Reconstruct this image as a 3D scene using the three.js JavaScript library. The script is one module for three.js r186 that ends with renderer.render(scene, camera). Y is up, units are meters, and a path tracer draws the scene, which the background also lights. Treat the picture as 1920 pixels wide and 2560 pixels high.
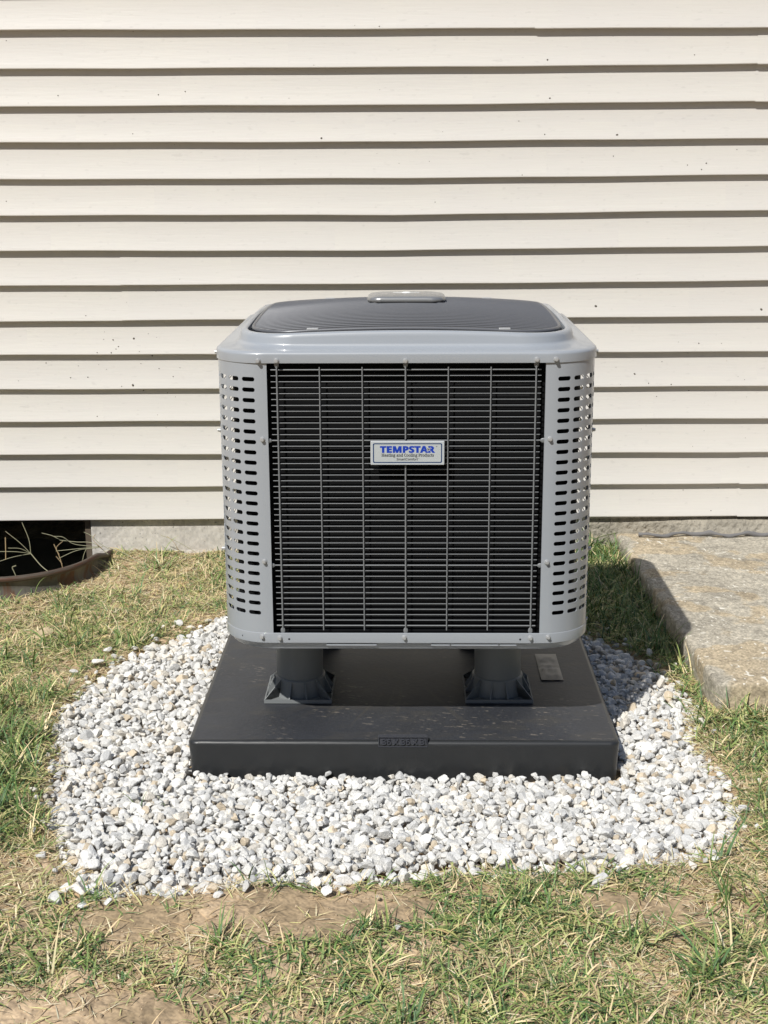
import * as THREE from 'three';
import { RoundedBoxGeometry } from 'three/addons/geometries/RoundedBoxGeometry.js';
import { mergeGeometries, mergeVertices, toCreasedNormals } from 'three/addons/utils/BufferGeometryUtils.js';
import { TextGeometry } from 'three/addons/geometries/TextGeometry.js';
import { FontLoader } from 'three/addons/loaders/FontLoader.js';

// ------------------------------------------------------------------ camera, sky, sun, exposure
const scene = new THREE.Scene();
const D2R = Math.PI / 180;
const camera = new THREE.PerspectiveCamera(41.53, 0.75, 0.05, 2000);
camera.position.set(-0.051, 1.258, 3.108);
camera.rotation.set(-14.461 * D2R, -0.066 * D2R, -0.281 * D2R, 'YXZ');
scene.add(camera);

const SUN = new THREE.Vector3(-0.46, 1, 0.77).normalize();
const SUN_POWER = 4.75, SKY_POWER = 0.37, EXPOSURE = 0.98;

function mulberry(a) { return () => { a |= 0; a = a + 0x6D2B79F5 | 0; let t = Math.imul(a ^ a >>> 15, 1 | a); t = t + Math.imul(t ^ t >>> 7, 61 | t) ^ t; return ((t ^ t >>> 14) >>> 0) / 4294967296; }; }
const clamp = (x, a, b) => Math.min(b, Math.max(a, x));
const lerp = (a, b, t) => a + (b - a) * t;
const smooth = (a, b, x) => { const t = clamp((x - a) / (b - a), 0, 1); return t * t * (3 - 2 * t); };

{ // clear summer sky, deep blue overhead and pale at the horizon, brighter towards the sun
  const W = 512, H = 256, data = new Float32Array(W * H * 4), d = new THREE.Vector3();
  for (let j = 0; j < H; j++) for (let i = 0; i < W; i++) {
    const v = (j + 0.5) / H, u = (i + 0.5) / W, th = (v - 0.5) * Math.PI, ph = (u - 0.5) * 2 * Math.PI;
    d.set(Math.cos(th) * Math.cos(ph), Math.sin(th), Math.cos(th) * Math.sin(ph));
    const e = Math.max(d.y, 0), k = Math.pow(1 - e, 3.2), s = Math.max(d.dot(SUN), 0), g = 0.35 * Math.pow(s, 6) + 0.9 * Math.pow(s, 60);
    const c = [lerp(0.17, 0.54, k) + g, lerp(0.33, 0.64, k) + g * 0.97, lerp(0.68, 0.80, k) + g * 0.9];
    for (let q = 0; q < 3; q++) data[(j * W + i) * 4 + q] = c[q] * SKY_POWER;
    data[(j * W + i) * 4 + 3] = 1;
  }
  const sky = new THREE.DataTexture(data, W, H, THREE.RGBAFormat, THREE.FloatType);
  sky.mapping = THREE.EquirectangularReflectionMapping; sky.magFilter = sky.minFilter = THREE.LinearFilter; sky.colorSpace = THREE.LinearSRGBColorSpace; sky.needsUpdate = true;
  scene.background = sky; scene.environment = sky;
}
const sun = new THREE.DirectionalLight(new THREE.Color(1, 0.97, 0.915), SUN_POWER);
sun.position.copy(SUN).multiplyScalar(12); sun.castShadow = true; sun.shadow.mapSize.set(4096, 4096); sun.shadow.radius = 1;
Object.assign(sun.shadow.camera, { left: -4, right: 4, top: 4, bottom: -4, near: 1, far: 30 });
scene.add(sun); scene.add(sun.target);

// ------------------------------------------------------------------ helpers
function vnoise(seed) {
  const r = mulberry(seed), P = new Float32Array(65536); for (let i = 0; i < 65536; i++) P[i] = r();
  const g = (x, y) => P[((x & 255) + ((y & 255) << 8)) & 65535];
  return (x, y, per = 256) => {
    const xi = Math.floor(x), yi = Math.floor(y), fx = x - xi, fy = y - yi, u = fx * fx * (3 - 2 * fx), w = fy * fy * (3 - 2 * fy), m = n => ((n % per) + per) % per;
    return lerp(lerp(g(m(xi), m(yi)), g(m(xi + 1), m(yi)), u), lerp(g(m(xi), m(yi + 1)), g(m(xi + 1), m(yi + 1)), u), w);
  };
}
const N1 = vnoise(11), N2 = vnoise(29), N3 = vnoise(53);
function fbm(n, x, y, o = 4, per = 256) { let s = 0, a = 0.5, t = 0; for (let i = 0; i < o; i++) { s += a * n(x, y, per); t += a; x *= 2; y *= 2; per *= 2; a *= 0.5; } return s / t; }
function texture(w, h, rep, fn, srgb = true) {
  const data = new Uint8Array(w * h * 4);
  for (let j = 0; j < h; j++) for (let i = 0; i < w; i++) { const c = fn(i / w, j / h, i, j), k = (j * w + i) * 4; for (let q = 0; q < 3; q++) data[k + q] = clamp(Math.round(typeof c === 'number' ? c : c[q]), 0, 255); data[k + 3] = 255; }
  const t = new THREE.DataTexture(data, w, h); t.wrapS = t.wrapT = THREE.RepeatWrapping; t.magFilter = THREE.LinearFilter; t.minFilter = THREE.LinearMipmapLinearFilter; t.generateMipmaps = true;
  if (srgb) t.colorSpace = THREE.SRGBColorSpace; t.repeat.set(rep[0], rep[1]); t.needsUpdate = true; return t;
}
const std = o => new THREE.MeshStandardMaterial(o), phys = o => new THREE.MeshPhysicalMaterial(o);
const lin = (r, g, b) => new THREE.Color().setRGB(r, g, b);
const taken = {};
function numbered(n) { const k = taken[n] = (taken[n] ?? -1) + 1; return k ? `${n}_${String(k).padStart(3, '0')}` : n; }
function tag(o, label, category, group, kind) { o.userData.label = label; o.userData.category = category; if (group) o.userData.group = group; if (kind) o.userData.kind = kind; return o; }
function thing(name, pos, turn, label, category, group) { const g = new THREE.Group(); g.name = numbered(name); g.position.set(...pos); g.rotation.y = turn; scene.add(g); return tag(g, label, category, group); }
function part(name, geo, mat, parent, kind) { const m = new THREE.Mesh(geo, mat); m.name = name; m.castShadow = m.receiveShadow = true; if (kind) m.userData.kind = kind; if (parent) parent.add(m); return m; }
function single(name, geo, mat, label, category, kind) { const m = part(numbered(name), geo, mat, scene, kind); m.userData.label = label; if (category) m.userData.category = category; return m; }
function uvMetres(g, sx = 1, sy = 1) { // box-projected uv in metres
  const p = g.attributes.position, n = g.attributes.normal, uv = new Float32Array(p.count * 2);
  for (let i = 0; i < p.count; i++) { const ax = Math.abs(n.getX(i)), ay = Math.abs(n.getY(i)), az = Math.abs(n.getZ(i)); let u, v; if (ay > ax && ay > az) { u = p.getX(i); v = p.getZ(i); } else if (ax > az) { u = p.getZ(i); v = p.getY(i); } else { u = p.getX(i); v = p.getY(i); } uv[2 * i] = u * sx; uv[2 * i + 1] = v * sy; }
  g.setAttribute('uv', new THREE.BufferAttribute(uv, 2)); return g;
}
function grid(nu, nv, f, closeU = false) { // surface from f(i,j) -> [x,y,z], indexed, smooth
  const pos = [], uv = [], idx = [];
  for (let j = 0; j <= nv; j++) for (let i = 0; i <= nu; i++) { const p = f(i, j); pos.push(p[0], p[1], p[2]); uv.push(p[3] ?? p[0], p[4] ?? p[1]); }
  for (let j = 0; j < nv; j++) for (let i = 0; i < nu; i++) { const a = j * (nu + 1) + i, b = a + 1, c = a + nu + 1, d = c + 1; idx.push(a, b, d, a, d, c); }
  const g = new THREE.BufferGeometry(); g.setAttribute('position', new THREE.Float32BufferAttribute(pos, 3)); g.setAttribute('uv', new THREE.Float32BufferAttribute(uv, 2)); g.setIndex(idx); g.computeVertexNormals(); return g;
}
// closed rounded-rectangle outline, counter-clockwise seen from above; every outline has the same number of points
function rrect(hx, hz, r, nc = 14, ns = 10) {
  const pts = [], C = [[hx - r, hz - r, 0], [-(hx - r), hz - r, 1], [-(hx - r), -(hz - r), 2], [hx - r, -(hz - r), 3]];
  C.forEach(([cx, cz, q], k) => {
    for (let i = 0; i <= nc; i++) { const a = (q + i / nc) * Math.PI / 2; pts.push([cx + r * Math.cos(a), cz + r * Math.sin(a)]); }
    const [nx, nz, nq] = C[(k + 1) % 4], a = (q + 1) * Math.PI / 2, p0 = [cx + r * Math.cos(a), cz + r * Math.sin(a)], p1 = [nx + r * Math.cos(a), nz + r * Math.sin(a)];
    for (let i = 1; i < ns; i++) pts.push([lerp(p0[0], p1[0], i / ns), lerp(p0[1], p1[1], i / ns)]);
  });
  return pts;
}
// lofts outlines: rows [hx, hz, r, y or function(x,z)]
function loft(rows, cap) {
  const rings = rows.map(([hx, hz, r, y]) => rrect(hx, hz, r).map(([x, z]) => [x, typeof y === 'function' ? y(x, z) : y, z]));
  const n = rings[0].length;
  const g = grid(n, rings.length - 1, (i, j) => { const p = rings[j][i % n]; return [p[0], p[1], p[2], i / n * 3, j * 0.02]; });
  // weld the seam normals
  const nr = g.attributes.normal; for (let j = 0; j < rings.length; j++) { const a = j * (n + 1), b = a + n; const v = new THREE.Vector3(nr.getX(a) + nr.getX(b), nr.getY(a) + nr.getY(b), nr.getZ(a) + nr.getZ(b)).normalize(); nr.setXYZ(a, v.x, v.y, v.z); nr.setXYZ(b, v.x, v.y, v.z); }
  if (!cap) return g;
  const last = rings[rings.length - 1], shape = new THREE.Shape(last.map(p => new THREE.Vector2(p[0], p[2]))), c = new THREE.ShapeGeometry(shape); c.rotateX(Math.PI / 2); c.translate(0, last[0][1], 0);
  return mergeGeometries([g, c]);
}
function tube(pts, r, seg = 12, rad = 6, closed = false) { return new THREE.TubeGeometry(new THREE.CatmullRomCurve3(pts.map(p => new THREE.Vector3(...p)), closed), seg, r, rad, closed); }
function rod(a, b, r, rad = 6) { const A = new THREE.Vector3(...a), B = new THREE.Vector3(...b), g = new THREE.CylinderGeometry(r, r, A.distanceTo(B), rad); g.applyQuaternion(new THREE.Quaternion().setFromUnitVectors(new THREE.Vector3(0, 1, 0), B.clone().sub(A).normalize())); g.translate(...A.add(B).multiplyScalar(0.5).toArray()); return g; }
function box(x0, x1, y0, y1, z0, z1, r = 0) { const g = r ? new RoundedBoxGeometry(x1 - x0, y1 - y0, z1 - z0, 2, r) : new THREE.BoxGeometry(x1 - x0, y1 - y0, z1 - z0); g.translate((x0 + x1) / 2, (y0 + y1) / 2, (z0 + z1) / 2); return g; }
const clean = g => { for (const k of Object.keys(g.attributes)) if (!['position', 'normal', 'uv'].includes(k)) g.deleteAttribute(k); return g; };
const join = list => mergeGeometries(list.map(g => clean(g.index ? g.toNonIndexed() : g)));

// the gravel bed's outline on the ground (x, z)
const BED = [[-0.53, -0.6], [-0.67, -0.38], [-0.735, -0.257], [-0.785, -0.08], [-0.825, 0.07], [-0.81, 0.25], [-0.79, 0.385], [-0.765, 0.54], [-0.71, 0.69], [-0.66, 0.82], [-0.57, 0.93], [-0.40, 0.945], [-0.24, 0.915], [-0.05, 0.885], [0.126, 0.855], [0.30, 0.845], [0.465, 0.825], [0.57, 0.79], [0.64, 0.70], [0.66, 0.55], [0.66, 0.40], [0.645, 0.28], [0.66, 0.17], [0.69, 0.06], [0.67, -0.06], [0.62, -0.22], [0.55, -0.38], [0.50, -0.55], [0.46, -0.66], [0, -0.72]];
function inPoly(P, x, z) { let c = false; for (let i = 0, j = P.length - 1; i < P.length; j = i++) if ((P[i][1] > z) !== (P[j][1] > z) && x < (P[j][0] - P[i][0]) * (z - P[i][1]) / (P[j][1] - P[i][1]) + P[i][0]) c = !c; return c; }
function edgeDist(P, x, z) { let d = 9; for (let i = 0, j = P.length - 1; i < P.length; j = i++) { const ax = P[j][0], az = P[j][1], bx = P[i][0] - ax, bz = P[i][1] - az, t = clamp(((x - ax) * bx + (z - az) * bz) / (bx * bx + bz * bz), 0, 1); d = Math.min(d, Math.hypot(x - ax - bx * t, z - az - bz * t)); } return d; }
const bedDist = (x, z) => { const w = 0.075 * (fbm(N3, x * 5, z * 5, 3) - 0.5); return (inPoly(BED, x, z) ? 1 : -1) * edgeDist(BED, x, z) + w; }; // positive inside
const PAD_TURN = -1.158 * D2R, cT = Math.cos(PAD_TURN), sT = Math.sin(PAD_TURN);
const toPad = (x, z) => [x * cT - z * sT, x * sT + z * cT], fromPad = (x, z) => [x * cT + z * sT, -x * sT + z * cT];
const padDist = (x, z) => { const [a, b] = toPad(x, z); return Math.max(Math.abs(a), Math.abs(b)) - 0.457; }; // negative under the pad
const WELL = { x: -1.25, z: -1.05, r: 0.287 };
const inWell = (x, z, m = 0) => z > -1.27 ? (z < WELL.z ? Math.abs(x - WELL.x) < WELL.r + m : Math.hypot(x - WELL.x, z - WELL.z) < WELL.r + m) : Math.abs(x - WELL.x) < WELL.r + m;
const SLAB = { x: 0.735, z: 0.125 };
const WALL = -1.25, FOUND = -1.2725;

// bare soil patches and where the grass grows
const BARE = [[-0.16, 1.0, 0.26, 0.09, 1], [-0.52, 1.30, 0.2, 0.09, 1], [0.37, 0.985, 0.1, 0.05, 1], [0.57, 1.03, 0.12, 0.06, 0.8], [-0.47, 1.02, 0.16, 0.07, 0.8], [0.19, 0.93, 0.2, 0.04, 0.6], [-0.82, -0.92, 0.12, 0.06, 0.6], [-0.62, -0.35, 0.08, 0.12, 0.7], [0.30, 1.17, 0.07, 0.05, 0.5], [0.02, 1.12, 0.1, 0.04, 0.4]];
const bare = (x, z) => { let b = 0; for (const [cx, cz, rx, rz, s] of BARE) { const q = Math.hypot((x - cx) / rx, (z - cz) / rz) + 0.7 * (fbm(N2, x * 14, z * 14, 3) - 0.5); b = Math.max(b, s * (1 - smooth(0.65, 1.15, q))); } return b; };
function groundHeight(x, z) {
  const near = 1 - smooth(3, 6, Math.hypot(x, z));
  const b = bedDist(x, z);
  let h = near * (0.020 * (fbm(N1, x * 3.1 + 40, z * 3.1 + 40, 3) - 0.5) + 0.014 * (fbm(N2, x * 22 + 9, z * 22 + 9, 3) - 0.5));
  h -= 0.024 * smooth(-0.03, 0.02, b);
  return h - 0.004;
}

// ------------------------------------------------------------------ ground
const soilMap = texture(1024, 1024, [1, 1], (u, v) => {
  const a = fbm(N1, u * 8, v * 8, 5, 8), b = fbm(N2, u * 64, v * 64, 3, 64), c = N3(u * 256, v * 256, 256), f = fbm(N3, u * 30, v * 12, 3, 60);
  let k = 0.78 + 0.35 * (a - 0.5) + 0.22 * (b - 0.5) + 0.12 * (c - 0.5); if (f > 0.68) k *= 0.86;
  return [213 * k + 14, 189 * k + 10, 155 * k + 6 + 8 * (a - 0.5)];
});
const soilBump = texture(512, 512, [1, 1], (u, v) => 255 * (0.6 * fbm(N2, u * 40, v * 40, 4, 40) + 0.4 * fbm(N1, u * 120, v * 120, 2, 120)), false);
{
  const axis = (lo, hi, step) => { const a = []; for (let v = lo; v < hi + 1e-9; v += step) a.push(v); let s = step; while (a[a.length - 1] < 500) { s *= 1.35; a.push(a[a.length - 1] + s); } s = step; while (a[0] > -500) { s *= 1.35; a.unshift(a[0] - s); } return a; };
  const X = axis(-1.9, 1.9, 0.014), Z = axis(-1.5, 1.75, 0.014), pos = [], uv = [], idx = [];
  for (const z of Z) for (const x of X) { pos.push(x, groundHeight(x, z), z); uv.push(x / 0.9, z / 0.9); }
  for (let j = 0; j < Z.length - 1; j++) for (let i = 0; i < X.length - 1; i++) {
    const cx = (X[i] + X[i + 1]) / 2, cz = (Z[j] + Z[j + 1]) / 2;
    if (cz > -1.45 && inWell(cx, cz, -0.004)) continue;
    const a = j * X.length + i, b = a + 1, c = a + X.length, d = c + 1; idx.push(a, c, d, a, d, b);
  }
  const g = new THREE.BufferGeometry(); g.setAttribute('position', new THREE.Float32BufferAttribute(pos, 3)); g.setAttribute('uv', new THREE.Float32BufferAttribute(uv, 2)); g.setIndex(idx); g.computeVertexNormals();
  single('ground', g, std({ map: soilMap, bumpMap: soilBump, bumpScale: 0.008, roughness: 0.97 }), 'bare tan soil of the yard showing between the grass', null, 'structure');
}

// ------------------------------------------------------------------ house wall: foundation, lap siding, basement window
const house = thing('house_wall', [0, 0, WALL], 0, 'cream lap siding wall above a low concrete foundation', 'wall');
const sidingBump = texture(512, 512, [1, 1], (u, v) => 255 * (0.65 * fbm(N1, u * 10, v * 90, 3, 90) + 0.35 * fbm(N2, u * 24, v * 160, 2, 160)), false);
const sidingMap = texture(1024, 512, [1, 1], (u, v) => { const a = fbm(N2, u * 5, v * 5, 4, 8), s = fbm(N1, u * 6, v * 120, 3, 128), d = fbm(N3, u * 40, v * 60, 3, 64); let k = 1 + 0.03 * (a - 0.5) + 0.016 * (s - 0.5); if (d > 0.72) k -= (d - 0.72) * 0.25; return [210 * k, 206.5 * k, 200 * k - 3 * (a - 0.5)]; });
const M = {};
M.siding = std({ map: sidingMap, bumpMap: sidingBump, bumpScale: 0.0003, roughness: 0.5 });
{
  // butt heights of the courses at x = -1.36, 0, 1.21 (top to bottom), read from the photograph
  const B = [[1.6582, 1.6562, 1.6576], [1.5459, 1.5453, 1.5507], [1.4349, 1.4348, 1.4401], [1.3266, 1.3237, 1.3292], [1.2161, 1.2125, 1.2194], [1.1063, 1.1019, 1.111], [0.9962, 0.9915, 1.0005], [0.887, 0.8846, 0.8894], [0.7727, 0.7735, 0.7759], [0.6642, 0.6635, 0.6645], [0.5522, 0.551, 0.5509], [0.4441, 0.443, 0.443], [0.3339, 0.332, 0.3304], [0.2242, 0.2235, 0.2243], [0.1109, 0.1115, 0.1132]];
  const yAt = (k, x) => { if (k < 0) return B[0][1] - k * 0.1105 + 0 * x; const b = B[k]; return x < 0 ? lerp(b[1], b[0], Math.min(-x / 1.36, 1)) : lerp(b[1], b[2], Math.min(x / 1.21, 1)); };
  const LIP = 0.0185;
  const prof = []; // t along the face: 0 butt, 1 top
  for (let i = 0; i <= 12; i++) { const t = i / 12; prof.push([t, -LIP * (1 - Math.pow(1 - t, 1.85))]); }
  function course(k, x0, x1, dy, dz, lapTop) {
    const nx = Math.max(4, Math.round((x1 - x0) / 0.12)), wob = x => 0.0006 * Math.sin(x * 4.3 + k * 2.1) + 0.0005 * Math.sin(x * 11 + k);
    const rows = [[0, -0.013, -0.0005], [0, -0.002, -0.0006], [0, -0.0004, 0.0002], [0, 0, 0.0016]];
    return grid(nx, rows.length + prof.length - 1, (i, j) => {
      const x = lerp(x0, x1, i / nx), yb = yAt(k, x) + dy + wob(x), yt = yAt(k - 1, x) + wob(x);
      const hgt = yt - yb + 0.012;
      if (j < rows.length) { const r = rows[j]; return [x, yb + r[2], r[1] + dz, x / 0.9 + k * 0.37, 0.05 * r[2]]; }
      const [t, z] = prof[j - rows.length], y = yb + 0.0034 + t * (hgt - 0.0034);
      return [x, y, z + dz - (t > 0.97 ? 0.0012 : 0), x / 0.9 + k * 0.37, (y - yb) / 0.45 + k * 0.293];
    });
  }
  const seam = { '-1': 0.422, 1: 1.108, 3: 2.2, 5: -2.3, 7: -0.884, 9: 1.9, 11: -1.9, 13: 1.132 };
  for (let k = -13; k <= 13; k += 2) {
    const s = seam[k] ?? (((k * 37 + 400) % 29) / 29 * 5 - 2.5), rnd = mulberry(k + 99), a = (rnd() - 0.5) * 0.002;
    const runs = [[-3.6, s + 0.012, a, 0], [s, 3.6, a - 0.0017 * (k % 4 === 3 ? -1 : 1), 0.0013]];
    for (const [x0, x1, dy, dz] of runs) part('siding_panel', join([course(k, x0, x1, dy, dz), course(k + 1, x0, x1, dy, dz)]), M.siding, house);
  }
  part('wall_sheathing', box(-3.6, 3.6, 0.118, 3.0, -0.32, -0.026), std({ color: lin(0.3, 0.27, 0.22), roughness: 0.9 }), house);
  const concMap = texture(1024, 512, [1, 1], (u, v) => { const a = fbm(N1, u * 6, v * 6, 5, 8), b = fbm(N2, u * 90, v * 60, 3, 128), p = N3(u * 200, v * 150, 256); let k = 1 + 0.22 * (a - 0.5) + 0.2 * (b - 0.5); if (p > 0.93) k *= 0.72; return [198 * k, 193 * k, 185 * k]; });
  M.foundation = std({ map: concMap, bumpMap: texture(512, 512, [1, 1], (u, v) => 255 * fbm(N2, u * 50, v * 50, 4, 64), false), bumpScale: 0.002, roughness: 0.95 });
  const wf = FOUND - WALL;
  const pieces = [uvMetres(box(-1.032, 3.6, -0.6, 0.117, -0.30, wf, 0.006), 1.4, 1.4), uvMetres(box(-3.6, -1.62, -0.6, 0.117, -0.30, wf, 0.006), 1.4, 1.4), uvMetres(box(-1.62, -1.032, -0.6, -0.42, -0.30, wf), 1.4, 1.4)];
  part('foundation', join(pieces), M.foundation, house);
  // rough parging that swells along the foundation to the right
  const rough = grid(90, 8, (i, j) => { const x = 0.64 + i / 90 * 2.3, t = j / 8, s = smooth(0.72, 1.25, x), b = 0.0155 + 0.045 * s * (1 - t) + 0.016 * s * fbm(N1, x * 26, t * 5, 3) + 0.014 * s * (fbm(N3, x * 60, t * 9, 2) - 0.3); return [x, 0.01 + t * 0.098, wf - 0.012 + (t === 1 ? 0.009 : Math.max(b, 0.0155)), x * 1.4, t * 0.14]; });
  part('parging', rough, std({ map: concMap, color: lin(0.62, 0.6, 0.54), bumpMap: M.foundation.bumpMap, bumpScale: 0.01, roughness: 1 }), house);
  // basement window in the gap of the foundation
  const frameMat = std({ color: lin(0.11, 0.085, 0.06), roughness: 0.7 });
  const win = part('basement_window', join([box(-1.62, -1.585, -0.42, 0.117, -0.16, -0.10), box(-1.052, -1.0335, -0.42, 0.116, -0.16, -0.03), box(-1.585, -1.0525, 0.085, 0.117, -0.158, -0.102), box(-1.585, -1.0525, -0.42, -0.385, -0.158, -0.102)]), frameMat, house);
  const glass = phys({ color: lin(0.9, 0.95, 0.93), transmission: 1, thickness: 0, roughness: 0.12, ior: 1.5 });
  part('pane', box(-1.583, -1.0545, -0.383, 0.083, -0.133, -0.129), glass, win);
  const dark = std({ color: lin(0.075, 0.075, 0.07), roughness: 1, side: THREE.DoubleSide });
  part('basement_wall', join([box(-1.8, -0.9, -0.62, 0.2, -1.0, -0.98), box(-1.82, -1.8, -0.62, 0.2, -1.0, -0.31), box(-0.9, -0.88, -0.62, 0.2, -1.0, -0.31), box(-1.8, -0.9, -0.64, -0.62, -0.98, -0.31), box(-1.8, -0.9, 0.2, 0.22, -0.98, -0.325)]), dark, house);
  // dark specks spat on the siding, each a small raised bead
  const specks = [[-0.053, 1.664], [0.463, 1.565, 1.6], [0.473, 1.452, 1.5], [0.685, 1.342, 2], [-0.235, 1.336, 1.7], [0.392, 1.222], [0.46, 1.344, 1.4], [-0.654, 1.477], [-0.737, 1.468], [-1.047, 1.467], [-0.386, 0.89, 1.3], [0.638, 0.811, 2.6], [1.17, 0.798, 2.8], [0.519, 0.66, 2.6], [0.975, 0.691, 1.4], [0.969, 1.255, 1.5], [0.954, 1.236, 1.3], [1.064, 1.296], [0.12, 1.14], [-1.231, 1.149, 1.4], [-0.694, 0.904], [-0.944, 0.667, 2.6], [-0.902, 0.69, 1.3], [-0.852, 0.715, 2], [-0.796, 0.658, 1.9], [-0.919, 0.711, 1.6], [-0.91, 0.682], [-0.861, 0.564, 2.4], [-0.83, 0.544, 1.5], [-0.752, 0.536, 1.4], [-0.983, 0.461, 1.7], [-0.786, 0.465, 1.4], [-0.869, 0.454], [0.772, 0.592, 1.9], [0.891, 0.558, 1.3], [0.953, 0.535, 1.5], [0.848, 0.516, 1.5], [-0.869, 0.831], [-0.774, 0.865], [-1.001, 0.79]];
  const r = mulberry(5); for (let i = 0; i < 120; i++) { let x = -1.35 + r() * 2.6, y = 0.13 + r() * 1.55; if (i % 4 === 0) { x = -0.88 + (r() - 0.5) * 0.4; y = 0.66 + (r() - 0.5) * 0.26; } if (i % 5 === 0) { x = 0.85 + (r() - 0.5) * 0.6; y = 0.55 + (r() - 0.5) * 0.3; } specks.push([x, y, 0.45 + r() * 0.75]); }
  const dots = [];
  for (const [x, y, s = 1.1] of specks) {
    let k = B.length - 1; while (k > 0 && yAt(k - 1, x) < y) k--; const yb = yAt(k, x), yt = yAt(k - 1, x); if (y - yb < 0.006 || y < yb) continue;
    const t = clamp((y - yb - 0.0034) / (yt - yb + 0.0086), 0, 1), z = -LIP * (1 - Math.pow(1 - t, 1.85));
    const g = new THREE.SphereGeometry(0.00145 * s, 7, 4, 0, Math.PI * 2, 0, Math.PI / 2); g.rotateX(Math.PI / 2); g.scale(0.9 + r() * 0.5, 0.8 + r() * 0.5, 0.5); g.rotateZ(r() * 6); g.translate(x, y, z + 0.0008); dots.push(g);
  }
  part('speck', join(dots), std({ color: lin(0.10, 0.085, 0.065), roughness: 0.7 }), house, 'stuff');
}

// ------------------------------------------------------------------ concrete slab on the right
{
  const x0 = SLAB.x, x1 = 2.6, z0 = FOUND + 0.004, z1 = SLAB.z, nx = 150, nz = 130;
  const top = (x, z) => lerp(0.050, 0.068, (z - z0) / (z1 - z0)) + 0.0015 * (fbm(N1, x * 9, z * 9, 3) - 0.5);
  const chip = (a, b) => 0.012 * Math.pow(fbm(N3, a * 22, b * 22, 3), 2);
  const surf = grid(nx, nz, (i, j) => { // skirt - rounded edge - top, as one sheet folded over the edges
    const s = i / nx, t = j / nz; let x, z, y;
    const iu = i < 10 ? i : 10, jv = nz - j < 10 ? nz - j : 10;
    const rx = 0.008 + 2 * chip(t * 1.4, 3), rz = 0.008 + 2 * chip(s * 1.9, 7);
    const ax = iu >= 10 ? 1 : iu / 10, az = jv >= 10 ? 1 : jv / 10;
    // x side: first 5 steps climb the side, the next 5 turn over the edge
    const ex = iu >= 10 ? [null, 0] : iu < 5 ? [0, (1 - iu / 5) * 0.12 + rx] : [rx * (1 - Math.cos((iu - 5) / 5 * Math.PI / 2)), rx * (1 - Math.sin((iu - 5) / 5 * Math.PI / 2))];
    const ez = jv >= 10 ? [null, 0] : jv < 5 ? [0, (1 - jv / 5) * 0.12 + rz] : [rz * (1 - Math.cos((jv - 5) / 5 * Math.PI / 2)), rz * (1 - Math.sin((jv - 5) / 5 * Math.PI / 2))];
    const wx = 0.004 * (fbm(N2, t * 14, 4, 3) - 0.5), wz = 0.004 * (fbm(N2, s * 14, 9, 3) - 0.5);
    x = iu < 10 ? x0 + ex[0] + wx : lerp(x0 + 0.03, x1, (i - 10) / (nx - 10)); z = jv < 10 ? z1 - ez[0] + wz : lerp(z0, z1 - 0.03, j / (nz - 10));
    if (iu < 10) x = x0 + ex[0] + wx; y = top(x, z) - Math.max(ex[1], ez[1]);
    return [x, y, z, (x - ex[1]) * 0.8, (z + ez[1]) * 0.8];
  });
  const map = texture(1280, 1280, [1, 1], (u, v) => {
    const a = fbm(N1, u * 11 + 3, v * 11, 4), b = fbm(N2, u * 150, v * 120, 2), o = fbm(N3, u * 14 + 20, v * 14 + 5, 4), w = N1(u * 150 + 7, v * 130 + 5), dk = fbm(N2, u * 36 + 50, v * 36 + 9, 3), gr = N2(u * 400, v * 400);
    const X = u / 0.8, Z = v / 0.8 - (v > 0.35 ? 1.25 : 0); // the sheet's uv wraps once: v -> world z
    const tanZone = Math.max(1 - smooth(0.05, 0.2, Math.abs(Z + 0.93)), (1 - smooth(0.06, 0.2, Math.hypot((X - 0.92) * 0.7, Z + 0.02))));
    const k = 1 + 0.16 * (a - 0.5) + 0.32 * (b - 0.5) + 0.3 * (gr - 0.5); let c = [174 * k, 167 * k, 152 * k];
    const m = smooth(0.50, 0.62, o + 0.16 * tanZone - 0.05) * 0.42; c = [lerp(c[0], 182 * k, m), lerp(c[1], 158 * k, m), lerp(c[2], 120 * k, m)];
    const q = smooth(0.54, 0.72, dk) * 0.55; c = c.map(x => x * (1 - q * 0.16));
    const l = smooth(0.84, 0.92, w) * smooth(0.44, 0.56, fbm(N3, u * 10 + 2, v * 10 + 40, 2)); return c.map((x, i) => lerp(x, [224, 220, 208][i], l));
  });
  const slab = single('concrete_slab', surf, std({ map, bumpMap: texture(1024, 1024, [1, 1], (u, v) => 255 * (0.5 * fbm(N1, u * 90, v * 70, 3, 128) + 0.5 * fbm(N2, u * 30, v * 20, 3, 64)), false), bumpScale: 0.002, roughness: 0.95 }), 'weathered concrete slab against the house wall at the right, stained tan and orange', 'concrete slab');
  slab.userData.label = 'weathered concrete slab against the house wall at the right, stained tan and orange';
  // old caulking rope lying in the joint along the wall
  const pts = []; for (let i = 0; i <= 44; i++) { const x = 0.80 + i / 44 * 1.3; pts.push([x, 0.060 + 0.004 * Math.sin(i * 1.7), -1.222 + 0.012 * Math.sin(i * 0.8) * (1 - i / 60) + 0.012 * smooth(0.95, 1.3, x) + 0.006 * (N1(i * 0.7, 3) - 0.5)]); }
  const rope = tube(pts, 0.0062, 260, 8); const p = rope.attributes.position; for (let i = 0; i < p.count; i++) { const f = 0.35 + 1.3 * fbm(N2, p.getX(i) * 30, 4, 3); p.setY(i, 0.06 + (p.getY(i) - 0.06) * f); } rope.computeVertexNormals();
  single('caulk_strip', rope, std({ color: lin(0.17, 0.165, 0.165), roughness: 0.85 }), 'loose grey caulk strip lying along the joint of slab and wall', 'caulk strip');
}

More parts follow.
